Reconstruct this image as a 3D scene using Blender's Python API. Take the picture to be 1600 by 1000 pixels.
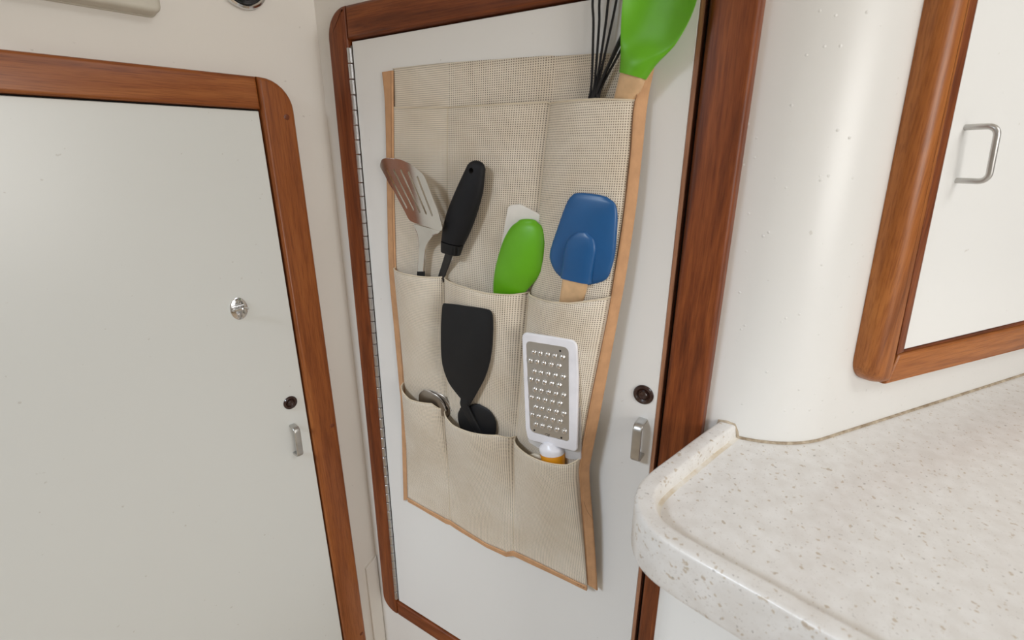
import bpy, bmesh, math, random
from mathutils import Vector, Matrix, noise

random.seed(7)
for o in list(bpy.data.objects):
    bpy.data.objects.remove(o, do_unlink=True)
scene = bpy.context.scene
C = scene.collection

# ------------------------------------------------------------------ camera
CAM_H = 1.22
cam_data = bpy.data.cameras.new('camera')
cam_data.sensor_fit = 'HORIZONTAL'
cam_data.sensor_width = 23.6
cam_data.lens = 23.6 * 765.0 / 1600.0
cam_data.clip_start = 0.02
cam_data.dof.use_dof = True
cam_data.dof.focus_distance = 0.72
cam_data.dof.aperture_fstop = 4.5
cam = bpy.data.objects.new('camera', cam_data)
C.objects.link(cam)
cam.location = (0, 0, CAM_H)
cam.rotation_euler = (math.radians(90 - 18.5023), 0, 0)
scene.camera = cam

# ------------------------------------------------------------------ world and lights
world = bpy.data.worlds.new('world')
scene.world = world
world.use_nodes = True
bg = world.node_tree.nodes['Background']
bg.inputs[0].default_value = (1.0, 0.90, 0.79, 1)
bg.inputs[1].default_value = 0.16


def area_light(name, loc, target, size, energy, color, size_y=None):
    d = bpy.data.lights.new(name, 'AREA')
    d.size = size
    if size_y:
        d.shape = 'RECTANGLE'
        d.size_y = size_y
    d.energy = energy
    d.color = color
    o = bpy.data.objects.new(name, d)
    C.objects.link(o)
    o.location = loc
    o.rotation_euler = (Vector(target) - Vector(loc)).to_track_quat('-Z', 'Y').to_euler()
    return o


# daylight through the companionway (left, behind) and a port light (right, behind)
area_light('companionway_daylight', (-1.50, -0.90, 2.45), (-0.1, 0.3, 0.5), 0.55, 60.0, (0.76, 0.87, 1.0))
area_light('port_daylight', (1.20, -1.20, 1.25), (0.5, 0.5, 0.85), 0.8, 19.0, (1.0, 0.98, 0.95))
area_light('counter_fill', (0.95, -0.15, 1.90), (0.72, 0.2, 0.9), 0.5, 5.5, (0.95, 0.98, 1.0))  # added fill lamp to brighten the counter; no opening overhead

scene.view_settings.view_transform = 'Standard'
scene.view_settings.look = 'None'
scene.view_settings.gamma = 1.0
scene.view_settings.use_curve_mapping = False
scene.view_settings.exposure = -0.22


# ------------------------------------------------------------------ wall frames
# every wall has a frame: x along the wall, y up, z out of the wall into the cabin
def wall_frame(p, u):
    ux, uy = u
    m = Matrix(((ux, 0, uy, p[0]), (uy, 0, -ux, p[1]), (0, 1, 0, p[2]), (0, 0, 0, 1)))
    return m


BACK = wall_frame((-0.30327, 0.86535, 0.65473), (0.84270, -0.53838))
LEFT = wall_frame((-0.30327, 0.86535, 0.65473), (0.68090, 0.73238))
RIGHT = wall_frame((0.48953, 0.55347, 0.90600), (0.91826, 0.39598))
FLOOR_Y = -BACK.translation.z          # floor height in the frame of the back wall
COUNTER_Z = CAM_H - 0.314


# ------------------------------------------------------------------ materials
MATS = {}


def new_mat(name):
    m = bpy.data.materials.new(name)
    m.use_nodes = True
    nt = m.node_tree
    b = nt.nodes['Principled BSDF']
    MATS[name] = m
    return m, nt, b


def node(nt, kind, **kw):
    n = nt.nodes.new(kind)
    for k, v in kw.items():
        if hasattr(n, k):
            setattr(n, k, v)
    return n


def ramp(nt, stops):
    r = nt.nodes.new('ShaderNodeValToRGB')
    el = r.color_ramp.elements
    el[0].position, el[0].color = stops[0][0], (*stops[0][1], 1)
    el[1].position, el[1].color = stops[-1][0], (*stops[-1][1], 1)
    for p, c in stops[1:-1]:
        e = el.new(p)
        e.color = (*c, 1)
    return r


def tex_noise(nt, vec, scale, detail=4, rough=0.5, dist=0.0):
    n = nt.nodes.new('ShaderNodeTexNoise')
    n.inputs['Scale'].default_value = scale
    n.inputs['Detail'].default_value = detail
    n.inputs['Roughness'].default_value = rough
    n.inputs['Distortion'].default_value = dist
    if vec is not None:
        nt.links.new(vec, n.inputs['Vector'])
    return n


def mapping(nt, scale=(1, 1, 1), loc=(0, 0, 0), coord='Object'):
    tc = nt.nodes.new('ShaderNodeTexCoord')
    mp = nt.nodes.new('ShaderNodeMapping')
    mp.inputs['Scale'].default_value = scale
    mp.inputs['Location'].default_value = loc
    nt.links.new(tc.outputs[coord], mp.inputs['Vector'])
    return mp.outputs['Vector']


def mix_rgb(nt, fac, a, b, blend='MIX'):
    m = nt.nodes.new('ShaderNodeMix')
    m.data_type = 'RGBA'
    m.blend_type = blend
    for sock, v in ((m.inputs[0], fac), (m.inputs[6], a), (m.inputs[7], b)):
        if isinstance(v, bpy.types.NodeSocket):
            nt.links.new(v, sock)
        elif isinstance(v, (int, float)):
            sock.default_value = v
        else:
            sock.default_value = (*v, 1)
    return m.outputs[2]


def bump(nt, height, strength, dist, bsdf):
    b = nt.nodes.new('ShaderNodeBump')
    b.inputs['Strength'].default_value = strength
    b.inputs['Distance'].default_value = dist
    nt.links.new(height, b.inputs['Height'])
    nt.links.new(b.outputs[0], bsdf.inputs['Normal'])


def plain(name, col, rough=0.5, metal=0.0, coat=0.0, var=0.06, scale=40, sub=0.0, bump_s=0.0, bump_scale=300, spec=0.5):
    m, nt, b = new_mat(name)
    v = mapping(nt)
    n = tex_noise(nt, v, scale, 4)
    lo = tuple(c * (1 - var) for c in col)
    hi = tuple(min(1, c * (1 + var)) for c in col)
    r = ramp(nt, [(0.3, lo), (0.7, hi)])
    nt.links.new(n.outputs['Fac'], r.inputs[0])
    nt.links.new(r.outputs[0], b.inputs['Base Color'])
    b.inputs['Roughness'].default_value = rough
    b.inputs['Metallic'].default_value = metal
    b.inputs['Coat Weight'].default_value = coat
    b.inputs['Specular IOR Level'].default_value = spec
    if sub:
        b.inputs['Subsurface Weight'].default_value = sub
        b.inputs['Subsurface Radius'].default_value = (0.01, 0.01, 0.01)
    if bump_s:
        n2 = tex_noise(nt, v, bump_scale, 3)
        bump(nt, n2.outputs['Fac'], bump_s, 0.001, b)
    return m


def wood(name, dark, mid, light, axis, rough=0.34, coat=0.12, seed=0.0, figure=1.0):
    m, nt, b = new_mat(name)
    along, across = 2.2, 30.0
    sc = (along, across, across) if axis == 'x' else (across, along, across)
    v = mapping(nt, sc, (seed, seed * 1.7, seed * 0.6))
    n = tex_noise(nt, v, 1.0, 5, 0.6, 1.6 * figure)
    r = ramp(nt, [(0.28, dark), (0.5, mid), (0.72, light)])
    nt.links.new(n.outputs['Fac'], r.inputs[0])
    sf = (25, 700, 700) if axis == 'x' else (700, 25, 700)
    vf = mapping(nt, sf)
    nf = tex_noise(nt, vf, 1.0, 3, 0.6)
    rf = ramp(nt, [(0.35, (0.62, 0.55, 0.5)), (0.55, (1, 1, 1))])
    nt.links.new(nf.outputs['Fac'], rf.inputs[0])
    col = mix_rgb(nt, 0.75, r.outputs[0], rf.outputs[0], 'MULTIPLY')
    nt.links.new(col, b.inputs['Base Color'])
    b.inputs['Roughness'].default_value = rough
    b.inputs['Coat Weight'].default_value = coat
    b.inputs['Coat Roughness'].default_value = 0.25
    b.inputs['Specular IOR Level'].default_value = 0.3
    bump(nt, nf.outputs['Fac'], 0.12, 0.0006, b)
    return m


def painted(name, col, stain, rough=0.42, pimples=0.0, stain_amt=0.25, dots=0.3):
    m, nt, b = new_mat(name)
    v = mapping(nt)
    n = tex_noise(nt, v, 5.0, 6, 0.65)
    r = ramp(nt, [(0.62, (0, 0, 0)), (0.8, (1, 1, 1))])
    nt.links.new(n.outputs['Fac'], r.inputs[0])
    mul = nt.nodes.new('ShaderNodeMath')
    mul.operation = 'MULTIPLY'
    nt.links.new(r.outputs[0], mul.inputs[0])
    mul.inputs[1].default_value = stain_amt
    c1 = mix_rgb(nt, mul.outputs[0], col, stain)
    nd = tex_noise(nt, v, 130.0, 2)
    rd = ramp(nt, [(0.75, (0, 0, 0)), (0.785, (1, 1, 1))])
    nt.links.new(nd.outputs['Fac'], rd.inputs[0])
    md = nt.nodes.new('ShaderNodeMath')
    md.operation = 'MULTIPLY'
    nt.links.new(rd.outputs[0], md.inputs[0])
    md.inputs[1].default_value = dots
    c2 = mix_rgb(nt, md.outputs[0], c1, tuple(c * 0.55 for c in stain))
    nt.links.new(c2, b.inputs['Base Color'])
    b.inputs['Roughness'].default_value = rough
    if pimples:
        vo = nt.nodes.new('ShaderNodeTexVoronoi')
        vo.inputs['Scale'].default_value = 75
        nt.links.new(v, vo.inputs['Vector'])
        rv = ramp(nt, [(0.0, (1, 1, 1)), (0.12, (0, 0, 0))])
        nt.links.new(vo.outputs['Distance'], rv.inputs[0])
        bump(nt, rv.outputs[0], pimples, 0.0015, b)
    else:
        nb = tex_noise(nt, v, 220, 3)
        bump(nt, nb.outputs['Fac'], 0.04, 0.001, b)
    return m


painted('wall_paint', (0.80, 0.765, 0.71), (0.60, 0.52, 0.42), 0.45, 0.0, 0.12)
painted('curved_paint', (0.79, 0.78, 0.75), (0.62, 0.55, 0.42), 0.33, 0.45, 0.12)
painted('ceiling_paint', (0.82, 0.76, 0.68), (0.7, 0.6, 0.5), 0.6, 0.0, 0.1)
painted('door_laminate', (0.745, 0.76, 0.735), (0.66, 0.58, 0.46), 0.30, 0.0, 0.05)
painted('back_door_laminate', (0.80, 0.785, 0.755), (0.66, 0.58, 0.46), 0.30, 0.0, 0.05)
painted('cabinet_laminate', (0.86, 0.86, 0.84), (0.7, 0.6, 0.46), 0.3, 0.0, 0.06)
wood('floor_teak', (0.30, 0.22, 0.14), (0.42, 0.32, 0.21), (0.52, 0.41, 0.29), 'x', 0.4)
for ax in 'xy':
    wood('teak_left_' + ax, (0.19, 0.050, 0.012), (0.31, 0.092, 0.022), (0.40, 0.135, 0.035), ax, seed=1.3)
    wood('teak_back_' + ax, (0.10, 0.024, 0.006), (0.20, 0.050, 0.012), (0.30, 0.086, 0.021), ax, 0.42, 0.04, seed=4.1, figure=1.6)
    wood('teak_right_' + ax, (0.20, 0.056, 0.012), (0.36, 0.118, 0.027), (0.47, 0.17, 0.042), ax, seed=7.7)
wood('teak_lip_y', (0.30, 0.13, 0.07), (0.42, 0.2, 0.11), (0.5, 0.26, 0.15), 'y', seed=2.2)
wood('teak_plug', (0.13, 0.035, 0.012), (0.19, 0.05, 0.018), (0.24, 0.07, 0.025), 'y', seed=3.0)
plain('beech', (0.72, 0.47, 0.26), 0.5, var=0.10, scale=90)
plain('gap_black', (0.012, 0.009, 0.008), 0.8)  # near-black for small marks, and painted shade in the door gaps
plain('steel', (0.70, 0.68, 0.65), 0.11, 1.0, var=0.08, scale=25)
plain('brushed_steel', (0.55, 0.54, 0.52), 0.38, 1.0, var=0.1, scale=60)
plain('dull_steel', (0.33, 0.29, 0.25), 0.35, 1.0, var=0.12, scale=60)
plain('grater_steel', (0.60, 0.59, 0.57), 0.38, 1.0, var=0.06, scale=20)
plain('tooth_steel', (0.74, 0.73, 0.72), 0.2, 1.0)
plain('chrome', (0.75, 0.75, 0.76), 0.12, 1.0)
plain('hinge_metal', (0.62, 0.62, 0.63), 0.28, 1.0)
plain('black_rubber', (0.007, 0.007, 0.009), 0.6, bump_s=0.1, bump_scale=500, spec=0.3)
plain('black_nylon', (0.009, 0.009, 0.010), 0.55, bump_s=0.12, bump_scale=700, spec=0.3)
plain('dark_steel', (0.05, 0.05, 0.052), 0.4, 0.8)
plain('black_wire', (0.008, 0.008, 0.010), 0.35)
plain('brown_plastic', (0.035, 0.014, 0.010), 0.25, coat=0.3)
plain('green_silicone', (0.13, 0.43, 0.006), 0.42, var=0.04, sub=0.1)
plain('blue_silicone', (0.012, 0.098, 0.275), 0.33, var=0.05, sub=0.05)
plain('white_silicone', (0.80, 0.76, 0.70), 0.4)
plain('white_plastic', (0.84, 0.83, 0.87), 0.3)
plain('cream_plastic', (0.74, 0.66, 0.52), 0.45)
plain('beige_plastic', (0.60, 0.565, 0.48), 0.5, bump_s=0.1)
plain('orange_plastic', (0.80, 0.33, 0.012), 0.35)
plain('binding_tape', (0.58, 0.32, 0.16), 0.75, var=0.10, scale=60, bump_s=0.35, bump_scale=900)
plain('stitch_thread', (0.70, 0.60, 0.45), 0.8)
plain('brown_thread', (0.30, 0.15, 0.07), 0.8)
plain('dark_glass', (0.015, 0.016, 0.018), 0.12, coat=0.5)


def clear_plastic():
    m, nt, b = new_mat('clear_plastic')
    b.inputs['Base Color'].default_value = (0.82, 0.82, 0.84, 1)
    b.inputs['Roughness'].default_value = 0.2
    tr = nt.nodes.new('ShaderNodeBsdfTransparent')
    mx = nt.nodes.new('ShaderNodeMixShader')
    mx.inputs[0].default_value = 0.38
    nt.links.new(tr.outputs[0], mx.inputs[1])
    nt.links.new(b.outputs[0], mx.inputs[2])
    nt.links.new(mx.outputs[0], nt.nodes['Material Output'].inputs[0])


clear_plastic()


def math_node(nt, op, a, b=None, c=None):
    n = nt.nodes.new('ShaderNodeMath')
    n.operation = op
    for i, v in enumerate((a, b, c)):
        if v is None:
            continue
        if isinstance(v, bpy.types.NodeSocket):
            nt.links.new(v, n.inputs[i])
        else:
            n.inputs[i].default_value = v
    return n.outputs[0]


def mesh_fabric():
    # woven vinyl mesh: square open weave, 2.6 mm pitch, holes part open, shade behind them painted in brown
    m, nt, b = new_mat('mesh_fabric')
    tc = nt.nodes.new('ShaderNodeTexCoord')
    sp = nt.nodes.new('ShaderNodeSeparateXYZ')
    nt.links.new(tc.outputs['UV'], sp.inputs[0])
    pitch = 0.0026

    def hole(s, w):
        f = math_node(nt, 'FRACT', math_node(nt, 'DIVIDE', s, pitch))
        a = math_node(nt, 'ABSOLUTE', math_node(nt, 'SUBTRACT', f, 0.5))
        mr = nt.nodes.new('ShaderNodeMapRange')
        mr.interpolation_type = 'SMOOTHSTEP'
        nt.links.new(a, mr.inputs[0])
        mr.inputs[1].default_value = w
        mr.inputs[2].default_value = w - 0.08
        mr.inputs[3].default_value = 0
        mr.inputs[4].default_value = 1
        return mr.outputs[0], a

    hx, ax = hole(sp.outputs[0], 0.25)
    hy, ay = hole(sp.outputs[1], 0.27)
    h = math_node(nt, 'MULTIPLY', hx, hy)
    v = mapping(nt)
    n = tex_noise(nt, v, 14, 4, 0.6)
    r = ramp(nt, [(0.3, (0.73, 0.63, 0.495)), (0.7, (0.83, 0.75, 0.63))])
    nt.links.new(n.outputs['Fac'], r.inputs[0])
    hole_shade = mix_rgb(nt, h, r.outputs[0], (0.26, 0.17, 0.095))
    nt.links.new(hole_shade, b.inputs['Base Color'])
    b.inputs['Roughness'].default_value = 0.55
    hb = math_node(nt, 'ADD', ax, ay)
    bump(nt, hb, 0.35, 0.0008, b)
    tr = nt.nodes.new('ShaderNodeBsdfTransparent')
    mx = nt.nodes.new('ShaderNodeMixShader')
    nt.links.new(math_node(nt, 'MULTIPLY', h, 0.55), mx.inputs[0])
    nt.links.new(b.outputs[0], mx.inputs[1])
    nt.links.new(tr.outputs[0], mx.inputs[2])
    nt.links.new(mx.outputs[0], nt.nodes['Material Output'].inputs[0])


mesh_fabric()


def counter_mat():
    m, nt, b = new_mat('solid_surface')
    v = mapping(nt)
    base = tex_noise(nt, v, 60, 4)
    rb = ramp(nt, [(0.35, (0.77, 0.745, 0.71)), (0.65, (0.84, 0.825, 0.80))])
    nt.links.new(base.outputs['Fac'], rb.inputs[0])
    col = rb.outputs[0]
    for scale, lo, hi, c, amt in ((170, 0.635, 0.69, (0.54, 0.45, 0.34), 0.8),
                                  (240, 0.675, 0.71, (0.40, 0.37, 0.34), 0.8),
                                  (110, 0.68, 0.72, (0.48, 0.39, 0.29), 0.8),
                                  (420, 0.62, 0.70, (0.58, 0.54, 0.50), 0.4)):
        n = tex_noise(nt, mapping(nt, (1, 1, 1), (scale * 0.13, scale * 0.07, 0)), scale, 2, 0.5)
        r = ramp(nt, [(lo, (0, 0, 0)), (hi, (1, 1, 1))])
        nt.links.new(n.outputs['Fac'], r.inputs[0])
        f = math_node(nt, 'MULTIPLY', r.outputs[0], amt)
        col = mix_rgb(nt, f, col, c)
    nt.links.new(col, b.inputs['Base Color'])
    b.inputs['Roughness'].default_value = 0.3
    b.inputs['Coat Weight'].default_value = 0.1


counter_mat()


def stain_mat(name, c0, c1, a0, a1, scale):
    m, nt, b = new_mat(name)
    n = tex_noise(nt, mapping(nt), scale, 5, 0.65)
    r = ramp(nt, [(a0, c0), (a1, c1)])
    nt.links.new(n.outputs['Fac'], r.inputs[0])
    nt.links.new(r.outputs[0], b.inputs['Base Color'])
    b.inputs['Roughness'].default_value = 0.6


stain_mat('caulk', (0.24, 0.17, 0.10), (0.58, 0.49, 0.37), 0.35, 0.65, 90)
stain_mat('stained_fillet', (0.65, 0.54, 0.38), (0.80, 0.76, 0.69), 0.30, 0.58, 40)
M_ = lambda n: MATS[n]


# ------------------------------------------------------------------ mesh helpers
def link(name, me, mat, mw=None, parent=None, base=None, smooth=30):
    o = bpy.data.objects.new(name, me)
    if mat:
        me.materials.append(M_(mat))
    if smooth:
        me.polygons.foreach_set('use_smooth', [True] * len(me.polygons))
        me.set_sharp_from_angle(angle=math.radians(smooth))
    C.objects.link(o)
    if parent is not None:
        o.parent = parent
    elif mw is not None:
        o.matrix_world = mw
    return o


def to_mesh(bm, name):
    bmesh.ops.recalc_face_normals(bm, faces=bm.faces)
    me = bpy.data.meshes.new(name)
    bm.to_mesh(me)
    bm.free()
    return me


class Thing:
    """An Empty at the base of a thing, in a wall frame; parts are given in wall coordinates."""

    def __init__(self, name, frame, base, label=None, cat=None, group=None, kind=None):
        self.base = Vector(base)
        self.e = bpy.data.objects.new(name, None)
        self.e.empty_display_size = 0.03
        C.objects.link(self.e)
        self.e.matrix_world = frame @ Matrix.Translation(self.base)
        tag(self.e, label, cat, group, kind)

    def part(self, name, bm, mat, parent=None, smooth=30, label=None):
        """parent: a part object of this thing (then a sub-part)"""
        bmesh.ops.translate(bm, verts=bm.verts, vec=-self.base)
        me = to_mesh(bm, name)
        o = link(name, me, mat, parent=parent or self.e, smooth=smooth)
        if label:
            o['label'] = label
        return o

    def copy(self, src, offset, parent=None, rot=None):
        o = src.copy()
        C.objects.link(o)
        o.parent = parent or self.e
        o.matrix_local = Matrix.Translation(Vector(offset)) @ (rot or Matrix())
        return o


def tag(o, label=None, cat=None, group=None, kind=None):
    if label:
        o['label'] = label
    if cat:
        o['category'] = cat
    if group:
        o['group'] = group
    if kind:
        o['kind'] = kind


def single(name, frame, base, bm, mat, label=None, cat=None, group=None, kind=None, smooth=30):
    base = Vector(base)
    bmesh.ops.translate(bm, verts=bm.verts, vec=-base)
    o = link(name, to_mesh(bm, name), mat, mw=frame @ Matrix.Translation(base), smooth=smooth)
    tag(o, label, cat, group, kind)
    return o


def inset(pts, a):
    """Shrink a closed outline by a (mitred)."""
    n = len(pts)
    area = sum(pts[i][0] * pts[(i + 1) % n][1] - pts[(i + 1) % n][0] * pts[i][1] for i in range(n))
    sg = 1 if area > 0 else -1
    out = []
    for i in range(n):
        p = Vector(pts[i][:2])
        e0 = (p - Vector(pts[i - 1][:2])).normalized()
        e1 = (Vector(pts[(i + 1) % n][:2]) - p).normalized()
        n0, n1 = Vector((-e0.y, e0.x)) * sg, Vector((-e1.y, e1.x)) * sg
        m = n0 + n1
        k = m.dot(n0)
        q = p + m * (a / max(k, 0.3))
        out.append((q.x, q.y))
    return out


def prism(pts, d0, d1, bev=0.0, seg=3, bm=None, both=False):
    """Outline in the wall plane, extruded from depth d0 (back) to d1 (front), front edge rounded."""
    bm = bm or bmesh.new()
    n = len(pts)
    rows = []
    if bev and both:
        rows += [(bev * (1 - math.sin(q)), d0 + bev * (1 - math.cos(q))) for q in [math.pi / 2 * k / seg for k in range(seg)]]
    else:
        rows.append((0.0, d0))
    if bev:
        rows += [(bev * (1 - math.cos(q)), d1 - bev + bev * math.sin(q)) for q in [math.pi / 2 * k / seg for k in range(seg + 1)]]
    else:
        rows.append((0.0, d1))
    rings = [[bm.verts.new((p[0], p[1], d)) for p in (inset(pts, a) if a > 1e-7 else pts)] for a, d in rows]
    bm.faces.new(rings[0][::-1])
    bm.faces.new(rings[-1])
    for ra, rb in zip(rings[:-1], rings[1:]):
        for i in range(n):
            bm.faces.new((ra[i], ra[(i + 1) % n], rb[(i + 1) % n], rb[i]))
    return bm


def box(u0, u1, v0, v1, d0, d1, bev=0.0, bm=None, seg=2):
    return prism([(u0, v0), (u1, v0), (u1, v1), (u0, v1)], d0, d1, bev, seg, bm)


def fillet(pts, radii, seg=8):
    """Round the corners of a polygon: radii per corner (0 = sharp)."""
    out = []
    n = len(pts)
    for i, p in enumerate(pts):
        r = radii[i]
        p = Vector(p)
        if r <= 0:
            out.append(tuple(p))
            continue
        a = (Vector(pts[i - 1]) - p)
        b = (Vector(pts[(i + 1) % n]) - p)
        la, lb = a.length, b.length
        a.normalize()
        b.normalize()
        ang = a.angle(b)
        t = min(r / math.tan(ang / 2), la * (0.499 if radii[i - 1] > 0 else 0.97), lb * (0.499 if radii[(i + 1) % n] > 0 else 0.97))
        r = t * math.tan(ang / 2)
        c = p + (a + b).normalized() * (r / math.sin(ang / 2))
        s0 = p + a * t - c
        s1 = p + b * t - c
        tot = s0.angle(s1)
        sgn = 1 if s0.x * s1.y - s0.y * s1.x > 0 else -1
        for k in range(seg + 1):
            q = sgn * tot * k / seg
            out.append((c.x + s0.x * math.cos(q) - s0.y * math.sin(q), c.y + s0.x * math.sin(q) + s0.y * math.cos(q)))
    return out


def spline(pts, n, closed=False):
    """Catmull-Rom through points (tuples of any length)."""
    P = [Vector(p) for p in pts]
    m = len(P)
    segs = m if closed else m - 1
    out = []
    for i in range(segs):
        if closed:
            p0, p1, p2, p3 = P[(i - 1) % m], P[i], P[(i + 1) % m], P[(i + 2) % m]
        else:
            p1, p2 = P[i], P[i + 1]
            p0 = P[i - 1] if i > 0 else p1 * 2 - p2
            p3 = P[i + 2] if i + 2 < m else p2 * 2 - p1
        for k in range(n):
            t = k / n
            out.append(0.5 * ((2 * p1) + (p2 - p0) * t + (2 * p0 - 5 * p1 + 4 * p2 - p3) * t * t + (3 * p1 - p0 - 3 * p2 + p3) * t ** 3))
    if not closed:
        out.append(P[-1].copy())
    return [tuple(q) for q in out]


def interp(xs, ys, x):
    if xs[0] > xs[-1]:
        xs, ys = xs[::-1], ys[::-1]
    if x <= xs[0]:
        return ys[0]
    for i in range(len(xs) - 1):
        if x <= xs[i + 1]:
            t = (x - xs[i]) / (xs[i + 1] - xs[i])
            return ys[i] + (ys[i + 1] - ys[i]) * t
    return ys[-1]


def tube(path, rad, seg=10, bm=None, caps=True, section=None):
    """Sweep a circle (or a section of (a, b) offsets) along a 3-D path; rad is a number or a list."""
    bm = bm or bmesh.new()
    P = [Vector(p) for p in path]
    n = len(P)
    rings = []
    up = None
    for i in range(n):
        t = (P[min(i + 1, n - 1)] - P[max(i - 1, 0)]).normalized()
        if up is None:
            up = Vector((0, 0, 1)) if abs(t.z) < 0.9 else Vector((1, 0, 0))
        side = t.cross(up).normalized()
        up = side.cross(t).normalized()
        r = rad[i] if isinstance(rad, (list, tuple)) else rad
        if section:
            ring = [bm.verts.new(P[i] + side * a * r + up * b * r) for a, b in section]
        else:
            ring = [bm.verts.new(P[i] + side * math.cos(2 * math.pi * k / seg) * r + up * math.sin(2 * math.pi * k / seg) * r) for k in range(seg)]
        rings.append(ring)
    m = len(rings[0])
    for i in range(n - 1):
        for k in range(m):
            bm.faces.new((rings[i][k], rings[i][(k + 1) % m], rings[i + 1][(k + 1) % m], rings[i + 1][k]))
    if caps:
        bm.faces.new(rings[0][::-1])
        bm.faces.new(rings[-1])
    return bm


def lathe(profile, centre, seg=28, bm=None, squash=(1, 1)):
    """Profile of (radius, depth) turned about the wall normal at centre (u, v)."""
    bm = bm or bmesh.new()
    rings = []
    for r, d in profile:
        rings.append([bm.verts.new((centre[0] + squash[0] * r * math.cos(2 * math.pi * k / seg), centre[1] + squash[1] * r * math.sin(2 * math.pi * k / seg), d)) for k in range(seg)])
    for i in range(len(rings) - 1):
        for k in range(seg):
            bm.faces.new((rings[i][k], rings[i][(k + 1) % seg], rings[i + 1][(k + 1) % seg], rings[i + 1][k]))
    bm.faces.new(rings[0][::-1])
    bm.faces.new(rings[-1])
    return bm


def loft(st, nseg=28, power=2.0, end0=0.0, end1=0.0, bm=None, sub=4):
    """Stations (left (u, v), right (u, v), depth, front thickness, back thickness, concavity) skinned smoothly.
    end0 / end1 round the first and last end over that length."""
    rows = [(*s[0], *s[1], *s[2:]) for s in st]
    rows = spline(rows, sub)

    def shrink(row, row2, ext):
        out = []
        cx, cy = (row[0] + row[2]) / 2, (row[1] + row[3]) / 2
        cx2, cy2 = (row2[0] + row2[2]) / 2, (row2[1] + row2[3]) / 2
        dx, dy = cx - cx2, cy - cy2
        dz = row[4] - row2[4]
        l = math.hypot(dx, dy) or 1
        for a in (0.35, 0.65, 0.85, 0.97):
            k = math.sqrt(max(0, 1 - a * a))
            ox, oy, oz = dx / l * ext * a, dy / l * ext * a, dz / l * ext * a
            out.append((cx + (row[0] - cx) * k + ox, cy + (row[1] - cy) * k + oy, cx + (row[2] - cx) * k + ox, cy + (row[3] - cy) * k + oy,
                        row[4] + oz, row[5] * k, row[6] * k, row[7]))
        return out

    if end0:
        rows = shrink(rows[0], rows[1], end0)[::-1] + rows
    if end1:
        rows = rows + shrink(rows[-1], rows[-2], end1)
    bm = bm or bmesh.new()
    rings = []
    for r in rows:
        lx, ly, rx, ry, d, tf, tb, cc = r
        cx, cy, hx, hy = (lx + rx) / 2, (ly + ry) / 2, (rx - lx) / 2, (ry - ly) / 2
        ring = []
        for k in range(nseg):
            q = 2 * math.pi * k / nseg
            c, s = math.cos(q), math.sin(q)
            x = math.copysign(abs(c) ** (2 / power), c)
            z = math.copysign(abs(s) ** (2 / power), s) * (tf if s > 0 else tb)
            z -= cc * (1 - abs(x) ** 2.6)
            ring.append(bm.verts.new((cx + hx * x, cy + hy * x, d + z)))
        rings.append(ring)
    for i in range(len(rings) - 1):
        for k in range(nseg):
            bm.faces.new((rings[i][k], rings[i][(k + 1) % nseg], rings[i + 1][(k + 1) % nseg], rings[i + 1][k]))
    bm.faces.new(rings[0][::-1])
    bm.faces.new(rings[-1])
    return bm


def cut(bm, cutters):
    """Boolean difference; returns a new bmesh."""
    def tmp(b):
        bmesh.ops.recalc_face_normals(b, faces=b.faces)
        me = bpy.data.meshes.new('tmp')
        b.to_mesh(me)
        b.free()
        o = bpy.data.objects.new('tmp', me)
        C.objects.link(o)
        return o
    a = tmp(bm)
    cs = [tmp(c) for c in cutters]
    for c in cs:
        md = a.modifiers.new('cut', 'BOOLEAN')
        md.object = c
        md.operation = 'DIFFERENCE'
        md.solver = 'EXACT'
    dg = bpy.context.evaluated_depsgraph_get()
    dg.update()
    me = bpy.data.meshes.new_from_object(a.evaluated_get(dg))
    out = bmesh.new()
    out.from_mesh(me)
    bpy.data.meshes.remove(me)
    for o in [a] + cs:
        m = o.data
        bpy.data.objects.remove(o, do_unlink=True)
        bpy.data.meshes.remove(m)
    return out


# ------------------------------------------------------------------ the setting
TOP = 1.95                                    # ceiling height
CY = TOP - BACK.translation.z                 # the same in the frame of the back wall
BEND_U = 0.665                                # the back wall bends away here
bend_t, bend_r, bend_a = 0.060, 0.1128, math.radians(56)

single('wall_back', BACK, (0.33, FLOOR_Y, -0.02), box(-0.03, 0.612, FLOOR_Y, CY, -0.04, 0), 'wall_paint', kind='structure')
single('wall_left', LEFT, (-1.0, FLOOR_Y, -0.02), box(-2.2, 0.0, FLOOR_Y, CY, -0.04, 0), 'wall_paint', kind='structure')


def bend_profile():
    pts = []
    for k in range(25):
        q = bend_a * k / 24
        pts.append((BEND_U + bend_r * math.sin(q), -bend_r * (1 - math.cos(q))))
    return pts


def wall_strip(path, v0, v1, thick):
    bm = bmesh.new()
    n = len(path)
    f0, f1, b0, b1 = [], [], [], []
    for i, p in enumerate(path):
        a, b = Vector(path[max(0, i - 1)]), Vector(path[min(n - 1, i + 1)])
        t = (b - a).normalized()
        nrm = Vector((-t.y, t.x))
        f0.append(bm.verts.new((p[0], v0, p[1])))
        f1.append(bm.verts.new((p[0], v1, p[1])))
        q = Vector(p) - nrm * thick
        b0.append(bm.verts.new((q.x, v0, q.y)))
        b1.append(bm.verts.new((q.x, v1, q.y)))
    for i in range(n - 1):
        bm.faces.new((f0[i], f0[i + 1], f1[i + 1], f1[i]))
        bm.faces.new((b0[i], b1[i], b1[i + 1], b0[i + 1]))
        bm.faces.new((f1[i], f1[i + 1], b1[i + 1], b1[i]))
        bm.faces.new((f0[i], b0[i], b0[i + 1], f0[i + 1]))
    bm.faces.new((f0[0], f1[0], b1[0], b0[0]))
    bm.faces.new((f0[-1], b0[-1], b1[-1], f1[-1]))
    return bm


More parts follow.
